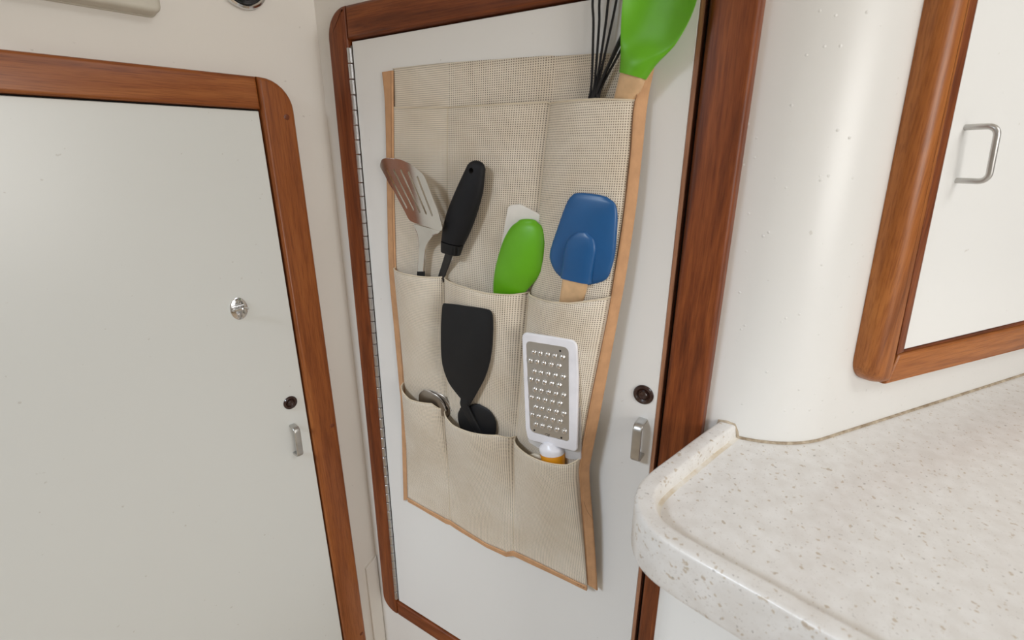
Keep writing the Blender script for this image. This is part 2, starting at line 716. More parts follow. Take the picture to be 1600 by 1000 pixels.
BEND = bend_profile()
end = Vector(BEND[-1])
rdir = Vector((math.cos(bend_a), -math.sin(bend_a)))
single('wall_right', BACK, (0.75, FLOOR_Y, -0.05), wall_strip([(0.612, 0.0), (0.64, 0.0)] + BEND + [tuple(end + rdir * k) for k in (0.3, 0.7, 1.2, 1.7)], FLOOR_Y, CY, 0.03),
       'curved_paint', kind='structure', smooth=40)


def slab(z0, z1, bm=None):
    bm = bmesh.new()
    pts = [(-2.6, -2.2), (2.2, -2.2), (2.2, 1.6), (-2.6, 1.6)]
    lo = [bm.verts.new((x, y, z0)) for x, y in pts]
    hi = [bm.verts.new((x, y, z1)) for x, y in pts]
    bm.faces.new(lo[::-1])
    bm.faces.new(hi)
    for i in range(4):
        bm.faces.new((lo[i], lo[(i + 1) % 4], hi[(i + 1) % 4], hi[i]))
    return bm


single('floor', Matrix(), (0, 0, 0), slab(-0.04, 0.0), 'floor_teak', kind='structure')
rw = bmesh.new()
bmesh.ops.create_cube(rw, size=1.0, matrix=Matrix.Translation((-0.2, -2.05, TOP / 2)) @ Matrix.Diagonal((4.6, 0.06, TOP, 1)))
single('wall_rear', Matrix(), (-0.2, -2.05, 0), rw, 'wall_paint', kind='structure')


def ceiling_with_hatch(x0, x1, y0, y1):
    """Ceiling slab with an unseen hatch opening, shaped to keep daylight off the upper wall."""
    bm = bmesh.new()
    for a, b, c, d in ((-2.6, x0, -2.2, 1.6), (x1, 2.2, -2.2, 1.6), (x0, x1, -2.2, y0), (x0, x1, y1, 1.6)):
        bmesh.ops.create_cube(bm, size=1.0, matrix=Matrix.Translation(((a + b) / 2, (c + d) / 2, TOP + 0.02)) @ Matrix.Diagonal((b - a, d - c, 0.04, 1)))
    return bm


single('ceiling', Matrix(), (0, 0, TOP), ceiling_with_hatch(-1.80, -0.92, -1.30, -0.32), 'ceiling_paint', kind='structure')


# ---------------------------------------------------------------- teak door frames
def plug(t, frame_part, c, d, r=0.0042):
    bm = lathe([(r, d - 0.003), (r, d + 0.0002), (r * 0.9, d + 0.0004)], c, 16)
    t.part('plug', bm, 'teak_plug', parent=frame_part)


def teak_frame(name, frame, base, stiles, rails, depth, kind, bev):
    t = Thing(name, frame, base, kind='structure')
    t.stiles = [t.part('stile', prism(p, 0.0, depth, bev, 4), kind + '_y') for p in stiles]
    t.rails = [t.part('rail', prism(p, 0.0, depth - 0.0008, bev, 4), kind + '_x') for p in rails]
    return t


# frame on the left wall
LD = 0.018
LT, LI, LB = 0.6735, 0.6300, -0.62
ls_in = [(-0.1085, 0.63), (-0.0985, LB + 0.04)]
right_stile = fillet([(-0.1090, LT), (-0.0990, LB), (-0.0515, LB), (-0.0610, LT)], [0, 0, 0.03, 0.043])
left_stile = fillet([(-0.74, LT), (-0.74, LB), (-0.695, LB), (-0.695, LT)], [0.043, 0.03, 0, 0])
t1 = teak_frame('trim_1', LEFT, (-0.4, LB, 0), [right_stile, left_stile],
                [[(-0.694, LI), (-0.1094, LI), (-0.1098, LT), (-0.694, LT)], [(-0.694, LB), (-0.0996, LB), (-0.0999, LB + 0.04), (-0.694, LB + 0.04)]],
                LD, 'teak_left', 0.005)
for p in [(-0.0740, 0.6212), (-0.0670, 0.0884), (-0.0627, -0.4366)]:
    plug(t1, t1.stiles[0], p, LD)
t1.part('gap_shade', prism([(-0.70, LB + 0.03), (-0.097, LB + 0.03), (-0.1065, 0.636), (-0.70, 0.636)], 0.0002, 0.0010), 'gap_black')  # black sheet behind the door, shade of the gap put into its colour

# frame on the back wall
BD = 0.020
bl = fillet([(0.0470, 0.7690), (0.0335, -0.3830), (0.0745, -0.3830), (0.0885, 0.7690)], [0.040, 0.034, 0, 0])
br = fillet([(0.5920, 0.7690), (0.5890, -0.3830), (0.6360, -0.3830), (0.6380, 0.7690)], [0, 0, 0.034, 0.040])
BD_EDGE = 0.0075
t2 = teak_frame('trim_2', BACK, (0.34, -0.383, 0), [bl, br],
                [[(0.0882, 0.7255), (0.5900, 0.7255), (0.5900, 0.7690), (0.0889, 0.7690)], [(0.0750, -0.3830), (0.5870, -0.3830), (0.5870, -0.3475), (0.0752, -0.3475)]],
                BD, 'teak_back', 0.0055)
t2.part('gap_shade', prism([(0.070, -0.36), (0.595, -0.36), (0.598, 0.735), (0.080, 0.735)], 0.0002, 0.0010), 'gap_black')  # near-black backing whose colour stands in for shade around this door

# frame of the locker on the right wall (fat rounded moulding)
RD = 0.024
RTOP = 0.62
t3 = Thing('trim_3', RIGHT, (0.05, 0.069, 0), kind='structure')


RS0, RS1 = [(-0.0825, 0.0720), (-0.1148, 0.4417)]
RB0, RB1 = [(-0.0660, 0.1065), (-0.0988, 0.4437)]
k_ = (RTOP - RS1[1]) / (RS1[1] - RS0[1])
RS1 = (RS1[0] + (RS1[0] - RS0[0]) * k_, RTOP)
k_ = (RTOP - RB1[1]) / (RB1[1] - RB0[1])
RB1 = (RB1[0] + (RB1[0] - RB0[0]) * k_, RTOP)


def round_stile():
    """Stile with a half-round outer side that runs round its lower end."""
    bm = bmesh.new()
    rings = []
    R = 0.019
    prof = [(0.0, 0.0)] + [(R * (1 - math.cos(q)), RD - R + R * math.sin(q)) for q in [math.pi / 2 * k / 8 for k in range(9)]]
    for a, d in prof:
        o = fillet([(-0.1480 + a, RTOP), (-0.1135 + a, 0.0690 + a * 0.55), (RS0[0], 0.0690 + a * 0.55), RS1], [0, max(0.034 - a * 0.9, 0.008), 0, 0], 10)
        rings.append([bm.verts.new((x, y, d)) for x, y in o])
    m = len(rings[0])
    for i in range(len(rings) - 1):
        for k in range(m):
            bm.faces.new((rings[i][k], rings[i][(k + 1) % m], rings[i + 1][(k + 1) % m], rings[i + 1][k]))
    bm.faces.new(rings[0][::-1])
    bm.faces.new(rings[-1])
    return bm


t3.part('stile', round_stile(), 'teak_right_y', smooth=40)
t3.part('rail', prism([(RS0[0] + 0.0006, 0.0690), (0.42, 0.0610), (0.42, 0.1010), (RB0[0] - 0.006, 0.1045)], 0.0, RD - 0.002, 0.004, 3), 'teak_right_x')
t3.part('bead', prism([(RS0[0] + 0.0035, 0.1050), (RB0[0], RB0[1]), RB1, (RS1[0] + 0.0006, RTOP)], 0.0, RD - 0.0015, 0.002, 2), 'teak_back_y')
t3.part('bead', prism([(RB0[0] - 0.004, 0.1046), (0.42, 0.1012), (0.42, 0.1062), (RB0[0], RB0[1])], 0.0, RD - 0.004, 0.0015, 2), 'teak_back_x')
t3.part('stile', prism(fillet([(0.4206, RTOP), (0.4206, 0.0605), (0.466, 0.0605), (0.466, RTOP)], [0, 0, 0.03, 0]), 0.0, RD, 0.006, 4), 'teak_right_y')
t3.part('gap_shade', prism([(-0.066, 0.105), (0.421, 0.102), (0.421, RTOP), (-0.10, RTOP)], 0.0002, 0.0010), 'gap_black')  # flat dark sheet: gap shade round the locker door, painted in


# ---------------------------------------------------------------- doors
def strap_handle(t, parent_name, c0, c1, out, w, th, mat, outdir=(0, 0, 1)):
    """Flat bar bent to a U: feet at c0 and c1 (u, v), bar standing out from the door."""
    a, b = Vector((*c0, 0)), Vector((*c1, 0))
    n = Vector(outdir)
    ax = (b - a).normalized()
    r = 0.007
    path = [a + n * 0.012, a + n * (out - r)]
    for k in range(1, 6):
        q = math.pi / 2 * k / 6
        path.append(a + n * (out - r + r * math.sin(q)) + ax * (r - r * math.cos(q)))
    path.append(a + n * out + ax * r)
    path.append(b + n * out - ax * r)
    for k in range(1, 6):
        q = math.pi / 2 * k / 6
        path.append(b + n * (out - r + r * math.cos(q)) - ax * (r - r * math.sin(q)))
    path += [b + n * (out - r), b + n * 0.012]
    # frame: width across (u), thickness in the bending plane
    bm = bmesh.new()
    side = n.cross(ax).normalized()
    rings = []
    m = len(path)
    for i in range(m):
        tt = (path[min(i + 1, m - 1)] - path[max(i - 1, 0)]).normalized()
        nn = side.cross(tt).normalized()
        sec = []
        for k in range(16):
            q = 2 * math.pi * k / 16
            c, s = math.cos(q), math.sin(q)
            x = math.copysign(abs(c) ** 0.45, c) * w / 2
            y = math.copysign(abs(s) ** 0.45, s) * th / 2
            sec.append(bm.verts.new(path[i] + side * x + nn * y))
        rings.append(sec)
    for i in range(m - 1):
        for k in range(16):
            bm.faces.new((rings[i][k], rings[i][(k + 1) % 16], rings[i + 1][(k + 1) % 16], rings[i + 1][k]))
    bm.faces.new(rings[0][::-1])
    bm.faces.new(rings[-1])
    return t.part(parent_name, bm, mat)


def latch_knob(t, c, r, d):
    e = t.part('latch_ring', lathe([(r, d - 0.001), (r, d + 0.0012), (r * 0.92, d + 0.0026), (r * 0.72, d + 0.0032), (r * 0.62, d + 0.0022), (r * 0.5, d + 0.0012)], c, 32), 'brown_plastic', label='dark brown latch ring')
    t.part('push_button', lathe([(r * 0.44, d - 0.001), (r * 0.44, d + 0.0032), (r * 0.36, d + 0.0044), (r * 0.2, d + 0.0040), (r * 0.1, d + 0.0034)], c, 24), 'brown_plastic', parent=e)


# door in the left wall
LP = 0.0125
d1 = Thing('door_1', LEFT, (-0.4, LB + 0.045, 0), kind='structure')
d1.part('panel', prism([(-0.692, LB + 0.043), (-0.1023, LB + 0.043), (-0.1118, 0.6275), (-0.692, 0.6275)], 0.0012, LP, 0.0008, 1), 'door_laminate')
latch_knob(d1, (-0.1328, 0.1601), 0.0118, LP)
strap_handle(d1, 'handle', (-0.1361, 0.1174), (-0.1370, 0.0631), LP + 0.019, 0.0105, 0.004, 'brushed_steel')
pe = (-0.1861, 0.3428)
plate = d1.part('pad_eye_plate', lathe([(1, LP - 0.0005), (1, LP + 0.0012), (0.9, LP + 0.0020), (0.3, LP + 0.0024)], pe, 32, squash=(0.0125, 0.0175)), 'chrome', label='oval chrome pad eye plate')
loop = [(pe[0] - 0.009, pe[1] - 0.001, LP + 0.001), (pe[0] - 0.006, pe[1], LP + 0.006), (pe[0] + 0.001, pe[1] + 0.001, LP + 0.0105), (pe[0] + 0.006, pe[1] + 0.001, LP + 0.010), (pe[0] + 0.0095, pe[1], LP + 0.013)]
d1.part('eye_loop', tube(spline(loop, 5), 0.0022, 10), 'chrome', parent=plate)
d1.part('eye_rib', prism([(pe[0] - 0.011, pe[1] + 0.002), (pe[0] + 0.008, pe[1] + 0.0035), (pe[0] + 0.008, pe[1] + 0.006), (pe[0] - 0.011, pe[1] + 0.005)], LP + 0.001, LP + 0.004, 0.001, 2), 'chrome', parent=plate)
for dv in (0.0115, -0.0115):
    sc = d1.part('screw', lathe([(0.0034, LP + 0.001), (0.0034, LP + 0.0028), (0.0024, LP + 0.0036), (0.001, LP + 0.0038)], (pe[0] + dv * 0.05, pe[1] + dv), 16), 'steel', parent=plate)

# door in the back wall
BP = 0.0145
d2 = Thing('door_2', BACK, (0.34, -0.344, 0), kind='structure')
d2.part('panel', prism([(0.0795, -0.3445), (0.5790, -0.3445), (0.5825, 0.7230), (0.0930, 0.7230)], 0.0012, BP, 0.0006, 1), 'back_door_laminate')
d2.part('lipping', prism([(0.5792, -0.3445), (0.5842, -0.3445), (0.5874, 0.7230), (0.5827, 0.7230)], 0.0012, BP + 0.0002, 0.0006, 1), 'teak_lip_y', label='thin teak strip along the edge of the door')
hinge = d2.part('piano_hinge', prism([(0.0752, -0.340), (0.0785, -0.340), (0.0920, 0.7180), (0.0887, 0.7180)], 0.0012, 0.0150), 'dull_steel')
K = 50
k0 = None
hu0, hu1 = 0.0763, 0.0900
for i in range(K):
    v0, v1 = -0.338 + 1.054 * i / K, -0.338 + 1.054 * (i + 1) / K - 0.0014
    vm = (v0 + v1) / 2
    um = hu0 + (hu1 - hu0) * i / K
    pos = Vector((um, vm, 0.0178)) - d2.base
    if k0 is None:
        h = (v1 - v0) / 2
        bm = tube([(0, -h, 0), (0, -h + 0.0004, 0), (0, h - 0.0004, 0), (0, h, 0)], [0.0034, 0.0037, 0.0037, 0.0034], 10)
        k0 = link('hinge_knuckle', to_mesh(bm, 'hinge_knuckle'), 'hinge_metal', parent=hinge)
        k0.location = pos
    else:
        k = k0.copy()
        C.objects.link(k)
        k.parent = hinge
        k.location = pos
latch_knob(d2, (0.5638, 0.2833), 0.0128, BP)
strap_handle(d2, 'handle', (0.5663, 0.2493), (0.5664, 0.1995), BP + 0.021, 0.0115, 0.004, 'brushed_steel')

# door of the locker in the right wall
d3 = Thing('door_3', RIGHT, (0.1, 0.11, 0), kind='structure')
RP = 0.0185
d3.part('panel', prism([(RB0[0] + 0.001, RB0[1] + 0.001), (0.419, 0.1073), (0.419, RTOP), (RB1[0] + 0.001, RTOP)], 0.0012, RP, 0.0006, 1), 'cabinet_laminate')
ha, hb = Vector((*(-0.0593, 0.3407), 0)), Vector((*(-0.0495, 0.2906), 0))
ho, hr = RP + 0.026, 0.008
ax = (hb - ha).normalized()
zz = Vector((0, 0, 1))
path = [ha + zz * (RP - 0.002), ha + zz * (ho - hr)]
path += [ha + zz * (ho - hr + hr * math.sin(q)) + ax * (hr - hr * math.cos(q)) for q in [math.pi / 2 * k / 6 for k in range(1, 7)]]
path += [hb + zz * (ho - hr + hr * math.cos(q)) - ax * (hr - hr * math.sin(q)) for q in [math.pi / 2 * k / 6 for k in range(0, 6)]]
path += [hb + zz * (ho - hr), hb + zz * (RP - 0.002)]
d3.part('handle', tube(path, 0.0028, 14), 'brushed_steel', label='round steel bow handle')

# small white board in the corner, below
single('trim_4', LEFT, (-0.015, FLOOR_Y, 0), prism([(-0.0285, FLOOR_Y), (-0.0005, FLOOR_Y), (-0.0005, -0.274), (-0.0285, -0.290)], 0.0, 0.006, 0.001, 1), 'wall_paint', kind='structure')

# ---------------------------------------------------------------- galley counter
VC = COUNTER_Z - BACK.translation.z            # counter top in the frame of the back wall


def flat_prism(pts, v0, v1):
    """Outline (u, depth) extruded upwards."""
    bm = bmesh.new()
    lo = [bm.verts.new((p[0], v0, p[1])) for p in pts]
    hi = [bm.verts.new((p[0], v1, p[1])) for p in pts]
    bm.faces.new(lo)
    bm.faces.new(hi[::-1])
    n = len(pts)
    for i in range(n):
        bm.faces.new((lo[i], hi[i], hi[(i + 1) % n], lo[(i + 1) % n]))
    return bm


def offset_path(path, dist):
    """Shift an open path to its right-hand side seen along +v (towards the middle of the counter)."""
    out = []
    n = len(path)
    for i, p in enumerate(path):
        a, b = Vector(path[max(0, i - 1)]), Vector(path[min(n - 1, i + 1)])
        t = (b - a).normalized()
        out.append((p[0] + t.y * dist, p[1] - t.x * dist))
    return out


edge = spline([(0.6550, -0.012), (0.6520, 0.0), (0.6390, 0.045), (0.6245, 0.100), (0.6140, 0.140), (0.6105, 0.166), (0.6150, 0.190), (0.6270, 0.211), (0.6440, 0.2235), (0.6660, 0.2305), (0.6900, 0.2360),
               (0.7250, 0.2430), (0.7700, 0.2525), (0.90, 0.279), (1.10, 0.320), (1.40, 0.382)], 6)
RW = 0.021
inner = offset_path(edge, RW)
wall_base = [(0.62, 0.0)] + [(u, d) for u, d in BEND] + [tuple(end + rdir * k) for k in (0.3, 0.7, 1.2, 1.6)]
poly = list(inner) + [(2.0, 0.1)] + [p for p in wall_base[::-1] if p[0] > inner[0][0] + 0.002]

ct = Thing('countertop', BACK, (0.9, VC, 0.0), 'speckled off-white galley countertop with raised rounded rim in the corner', 'countertop')
top = ct.part('slab', flat_prism(poly, VC - 0.034, VC), 'solid_surface', smooth=0)


def rim(path, profile):
    bm = bmesh.new()
    rings = []
    n = len(path)
    for i, p in enumerate(path):
        a, b = Vector(path[max(0, i - 1)]), Vector(path[min(n - 1, i + 1)])
        t = (b - a).normalized()
        nx, ny = t.y, -t.x
        rings.append([bm.verts.new((p[0] + nx * o, VC + h, p[1] + ny * o)) for o, h in profile])
    m = len(profile)
    for i in range(n - 1):
        for k in range(m):
            bm.faces.new((rings[i][k], rings[i + 1][k], rings[i + 1][(k + 1) % m], rings[i][(k + 1) % m]))
    bm.faces.new(rings[0])
    bm.faces.new(rings[-1][::-1])
    return bm


ct.part('rim', rim(edge, [(0.0015, -0.034), (0.0, -0.030), (0.0, 0.0115), (0.0008, 0.0142), (0.0022, 0.0156), (0.0040, 0.016), (0.0155, 0.016), (0.0175, 0.0153), (0.0187, 0.0135), (0.0197, 0.007), (0.0205, 0.0), (0.0205, -0.034)]),
        'solid_surface', smooth=50)
ct.part('fillet_joint', rim(offset_path(edge, 0.0190), [(0.0, -0.001), (0.0, 0.0030), (0.0010, 0.0016), (0.0022, 0.0007), (0.0042, 0.0003), (0.0055, 0.0002), (0.0055, -0.001)]), 'stained_fillet', smooth=50,
        label='tan stained joint along the rim')
wb = [p for p in wall_base if p[0] > inner[0][0] - 0.004]
caulk = bmesh.new()
tube([(u, VC + 0.0006, d + 0.0006) for u, d in wb], 0.0021, 8, caulk)
ct.part('sealant_line', caulk, 'caulk', label='dirty brown sealant line against the wall')
ct.part('sealant_line', tube([(0.6510, VC + 0.004, 0.0005), (0.6525, VC + 0.0160, 0.0005), (0.660, VC + 0.0168, 0.0005), (0.6690, VC + 0.0155, 0.0), (0.6725, VC + 0.008, 0.0), (0.6745, VC + 0.001, 0.0)], 0.0019, 8), 'caulk')

cab_path = offset_path(edge, 0.032)
cab = Thing('base_cabinet', BACK, (0.9, FLOOR_Y, 0.0), 'white cabinet with a rounded corner under the speckled countertop', 'cabinet')
cab.part('body', flat_prism([(p[0], max(p[1], 0.001)) for p in cab_path] + [(2.0, 0.08)] + [p for p in wall_base[::-1] if p[0] > inner[0][0] + 0.002], FLOOR_Y, VC - 0.0345), 'cabinet_laminate', smooth=40)

# ---------------------------------------------------------------- fittings high on the left wall
bx = fillet([(-0.46, 0.7310), (-0.215, 0.7310), (-0.207, 0.90), (-0.46, 0.90)], [0.01, 0.008, 0.01, 0.01], 5)
hs = Thing('plastic_box', LEFT, (-0.33, 0.7255, 0), 'beige plastic box fixed high on the wall, cut by the top edge', 'box')
hs.part('housing', prism(bx, 0.0, 0.030, 0.005, 4), 'beige_plastic')
hs.part('back_plate', prism(fillet([(-0.463, 0.7300), (-0.2135, 0.7300), (-0.2055, 0.903), (-0.463, 0.903)], [0.01] * 4, 5), 0.0, 0.004, 0.001, 2), 'beige_plastic')
gc = (-0.1057, 0.7935)
ga = Thing('round_gauge', LEFT, (gc[0], gc[1] - 0.034, 0), 'round black gauge with a chrome ring at the top edge', 'gauge')
ga.part('bezel', lathe([(0.0335, 0.0), (0.0345, 0.004), (0.0335, 0.0085), (0.0310, 0.0100), (0.0290, 0.0085), (0.0282, 0.004), (0.0275, 0.002)], gc, 48), 'chrome')
ga.part('dial', lathe([(0.0280, 0.001), (0.0280, 0.0045), (0.0260, 0.0052)], gc, 40), 'dark_glass')
ga.part('dial_hub', lathe([(0.012, 0.005), (0.012, 0.010), (0.009, 0.0115)], (gc[0] + 0.002, gc[1] - 0.011), 24), 'black_nylon')

# ---------------------------------------------------------------- hanging organiser
org = Thing('hanging_organizer', BACK, (0.35, -0.03, 0.0), 'beige mesh hanging organizer with tan binding on the white door', 'organizer')
D0 = BP                                       # it hangs against the door panel
EL = [(*(0.1732, 0.6783), 0.0165), (*(0.1693, 0.6310), 0.0175), (*(0.1593, 0.5139), 0.0185), (*(0.1522, 0.3949), 0.0195), (*(0.1541, 0.2866), 0.020), (*(0.1545, 0.1936), 0.0215), (*(0.1544, 0.1442), 0.022), (*(0.1393, -0.0494), 0.0185)]
ER = [(*(0.5413, 0.6502), 0.026), (*(0.5326, 0.6189), 0.036), (*(0.5341, 0.5678), 0.042), (*(0.5316, 0.5084), 0.042), (*(0.5264, 0.4367), 0.044), (*(0.5214, 0.3826), 0.046), (*(0.5141, 0.3166), 0.050), (*(0.5065, 0.2535), 0.052), (*(0.5000, 0.1862), 0.054), (*(0.4994, 0.1599), 0.052), (*(0.5061, 0.0662), 0.042), (*(0.5127, -0.0337), 0.032)]
EB = [(*(0.5449, 0.6554), 0.020), (*(0.5415, 0.6183), 0.022), (*(0.5411, 0.5679), 0.026), (*(0.5397, 0.5076), 0.028), (*(0.5350, 0.4350), 0.030), (*(0.5296, 0.3801), 0.032), (*(0.5228, 0.3126), 0.034), (*(0.5165, 0.2489), 0.036), (*(0.5092, 0.1890), 0.036), (*(0.5073, 0.1562), 0.036), (*(0.5181, 0.0659), 0.034), (*(0.5273, -0.0420), 0.027)]
S1 = [(0.2737, 0.6788), (0.2707, 0.6245), (0.2581, 0.3963), (0.2498, 0.1725), (0.2421, -0.0550)]
S2 = [(0.4302, 0.6713), (0.4274, 0.6237), (0.4067, 0.3959), (0.3879, 0.1683), (0.3778, -0.0514)]


def col(c, i):
    return [p[i] for p in c]


def uv_u(s, v):
    e = [interp(col(EL, 1), col(EL, 0), v), interp(col(S1, 1), col(S1, 0), v), interp(col(S2, 1), col(S2, 0), v), interp(col(ER, 1), col(ER, 0), v)]
    p = min(2, int(s))
    f = s - p
    return e[p] + (e[p + 1] - e[p]) * f


def sstep(a, b, x):
    t = max(0, min(1, (x - a) / (b - a)))
    return t * t * (3 - 2 * t)


B1, B2, B3 = (0.003, 0.006, 0.016), (0.019, 0.025, 0.014), (0.019, 0.025, 0.025)


def bell(s):
    p = min(2, int(s))
    return p, max(0.0, math.sin(math.pi * min(1, s - p))) ** 0.5


def depth_of(k, s, v):
    """Depth of sheet k (0 back, 1..3 pocket fronts) at s (0..3 across) and height v."""
    el = interp(col(EL, 1), col(EL, 2), v)
    er = interp(col(ER, 1), col(ER, 2), v)
    x = s / 3
    back = D0 + 0.0012 + 0.3 * (er - D0) * x ** 3
    if k == 0:
        return back
    p, b = bell(s)
    edge_ = (el - D0) * (1 - x) + (er - D0) * x ** 2.2
    d = D0 + edge_ * 0.9 + B1[p] * b * sstep(0.10, 0.50, v)
    if k >= 2:
        d += 0.0016 + B2[p] * b * sstep(0.04, 0.40, v)
    if k >= 3:
        d += 0.0016 + B3[p] * b * sstep(-0.04, 0.17, v)
    n = noise.noise(Vector((s * 1.6 + k * 9.1, v * 7, 0.3 * k)))
    d += 0.0016 * n * min(1, b * 2)
    return max(d, back + 0.001)


def edge_fn(segs):
    """segs: for each pocket a list of (u, v); returns v at s."""
    tab = []
    for p, pts in enumerate(segs):
        ua, ub = pts[0][0], pts[-1][0]
        for q in pts:
            tab.append((p + max(0, min(1, (q[0] - ua) / (ub - ua))) * 0.9999, q[1]))
    xs, ys = col(tab, 0), col(tab, 1)
    return lambda s: interp(xs, ys, s)


TOP_E = edge_fn([[(0.1694, 0.6815), (0.2222, 0.6810), (0.2688, 0.6800)], [(0.2696, 0.6798), (0.3139, 0.6781), (0.3707, 0.6758), (0.4242, 0.6735)], [(0.4269, 0.6725), (0.4798, 0.6700), (0.5123, 0.6651), (0.5316, 0.6551)]])
ROW1 = edge_fn([[(0.1670, 0.6311), (0.2148, 0.6289), (0.2683, 0.6264)], [(0.2691, 0.6263), (0.3345, 0.6255), (0.4230, 0.6246)], [(0.4318, 0.6229), (0.4582, 0.6228), (0.4923, 0.6223), (0.5312, 0.6196)]])
ROW2 = edge_fn([[(0.1524, 0.3970), (0.1921, 0.3953), (0.2249, 0.3951), (0.2464, 0.3955), (0.2590, 0.3966)],
                [(0.2590, 0.3966), (0.3137, 0.3953), (0.3546, 0.3920), (0.3879, 0.3933), (0.4056, 0.3962)],
                [(0.4056, 0.3962), (0.4460, 0.3976), (0.4795, 0.4010), (0.5111, 0.4086), (0.5231, 0.4107)]])
ROW3 = edge_fn([[(0.1558, 0.1968), (0.1946, 0.1870), (0.2371, 0.1886), (0.2459, 0.1801), (0.2533, 0.1766)],
                [(0.2533, 0.1766), (0.2911, 0.1726), (0.3379, 0.1770), (0.3742, 0.1816), (0.3929, 0.1753)],
                [(0.3929, 0.1753), (0.4300, 0.1783), (0.4672, 0.1817), (0.4903, 0.1839), (0.5007, 0.1905)]])
BOT = edge_fn([[(0.1393, -0.0494), (0.1903, -0.0545), (0.2404, -0.0558)], [(0.2422, -0.0535), (0.3219, -0.0633), (0.3739, -0.0583)], [(0.3790, -0.0491), (0.4498, -0.0435), (0.5121, -0.0383)]])


def sheet(name, k, top_fn, bot_fn, nu=72, nv=40):
    bm = bmesh.new()
    uvl = bm.loops.layers.uv.new('UVMap')
    grid = []
    base_u = [0.0]
    for j in range(nv + 1):
        row = []
        for i in range(nu + 1):
            s = 3 * i / nu
            v = top_fn(s) + (bot_fn(s) - top_fn(s)) * j / nv
            u = uv_u(s, v)
            row.append((bm.verts.new((u, v, depth_of(k, s, v))), (0.36 * s / 3, v)))
        grid.append(row)
    for j in range(nv):
        for i in range(nu):
            q = (grid[j][i], grid[j + 1][i], grid[j + 1][i + 1], grid[j][i + 1])
            f = bm.faces.new([a[0] for a in q])
            for lp, a in zip(f.loops, q):
                lp[uvl].uv = a[1]
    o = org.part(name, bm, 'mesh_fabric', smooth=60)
    md = o.modifiers.new('thickness', 'SOLIDIFY')
    md.thickness = 0.0007
    md.offset = 0
    return o


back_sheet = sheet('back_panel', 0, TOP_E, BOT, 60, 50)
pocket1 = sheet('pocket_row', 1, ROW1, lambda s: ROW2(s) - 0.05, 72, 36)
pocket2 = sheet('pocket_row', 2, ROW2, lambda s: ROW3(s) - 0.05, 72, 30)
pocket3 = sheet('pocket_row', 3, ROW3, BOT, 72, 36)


def hem(k, fn, par):
    pts = []
    for i in range(91):
        s = 3 * i / 90
        v = fn(s)
        pts.append((uv_u(s, v), v, depth_of(k, s, v)))
    org.part('hem', tube(pts, 0.0010, 6), 'stitch_thread', parent=par)


for k, fn, par in ((1, ROW1, pocket1), (2, ROW2, pocket2), (3, ROW3, pocket3)):
    hem(k, fn, par)
for k, fa, fb, par in ((1, ROW1, ROW2, pocket1), (2, ROW2, ROW3, pocket2), (3, ROW3, BOT, pocket3)):
    for s in (1, 2):
        pts = []
        for i in range(25):
            v = fa(s) + (fb(s) - fa(s)) * i / 24
            pts.append((uv_u(s, v), v, depth_of(k, s, v) + 0.0004))
        org.part('seam_stitch', tube(pts, 0.0006, 6), 'stitch_thread', parent=par)


def ribbon(A, B, thick):
    """Tape between two 3-D edges, with rounded long sides."""
    bm = bmesh.new()
    rings = []
    n = len(A)
    for i in range(n):
        a, b = Vector(A[i]), Vector(B[i])
        t = Vector(A[min(i + 1, n - 1)]) - Vector(A[max(i - 1, 0)])
        w = b - a
        nr = t.cross(w).normalized()
        if nr.z < 0:
            nr = -nr
        h = thick / 2
        ring = [a, a + w * 0.06 + nr * h * 0.8, a + w * 0.2 + nr * h, a + w * 0.45 + nr * h * 0.75, a + w * 0.55 + nr * h * 0.75, a + w * 0.8 + nr * h, a + w * 0.94 + nr * h * 0.8, b,
                a + w * 0.9 - nr * h, a + w * 0.1 - nr * h]
        rings.append([bm.verts.new(p) for p in ring])
    m = len(rings[0])
    for i in range(n - 1):
        for k in range(m):
            bm.faces.new((rings[i][k], rings[i][(k + 1) % m], rings[i + 1][(k + 1) % m], rings[i + 1][k]))
    bm.faces.new(rings[0][::-1])
    bm.faces.new(rings[-1])
    return bm


n_b = 6
tape_r = org.part('binding', ribbon(spline(ER, n_b), spline(EB, n_b), 0.0035), 'binding_tape', smooth=50)
EO = [(*(0.1518, 0.6780), 0.0165), (*(0.1529, 0.6320), 0.0165), (*(0.1438, 0.5132), 0.017), (*(0.1355, 0.3925), 0.018), (*(0.1369, 0.2827), 0.0185), (*(0.1388, 0.1883), 0.019), (*(0.1385, 0.1380), 0.019), (*(0.1233, -0.0642), 0.017)]
tape_l = org.part('binding', ribbon(spline(EO, n_b), spline([(p[0] + 0.002, p[1], p[2] + 0.0008) for p in EL], n_b), 0.0035), 'binding_tape', smooth=50)
bot_in, bot_out = [], []
for i in range(31):
    s = 3 * i / 30
    v = BOT(s)
    u = uv_u(s, v)
    d = depth_of(3, s, v)
    wob = 0.0012 * math.sin(s * 5.1)
    bot_in.append((u, v + 0.002, d + 0.0008))
    bot_out.append((u, v - 0.0085 + wob, max(D0 + 0.0022, d - 0.001)))
tape_b = org.part('binding', ribbon(bot_in, bot_out, 0.0035), 'binding_tape', smooth=50)
for par, cv, off in ((tape_r, ER, 0.0012), (tape_l, EL, -0.0012)):
    pts = [(p[0] + off, p[1], p[2] + 0.0022) for p in spline(cv, n_b)]
    org.part('stitch_line', tube(pts, 0.0004, 5), 'brown_thread', parent=par)
bc = bot_out[-1]
for i in range(3):
    x = bc[0] - 0.004 - i * 0.0045
    org.part('bar_tack', tube([(x - 0.0012, bc[1] + 0.006, bc[2] + 0.0035), (x + 0.0012, bc[1] + 0.0075, bc[2] + 0.0035)], 0.0005, 6), 'brown_thread', parent=tape_b)
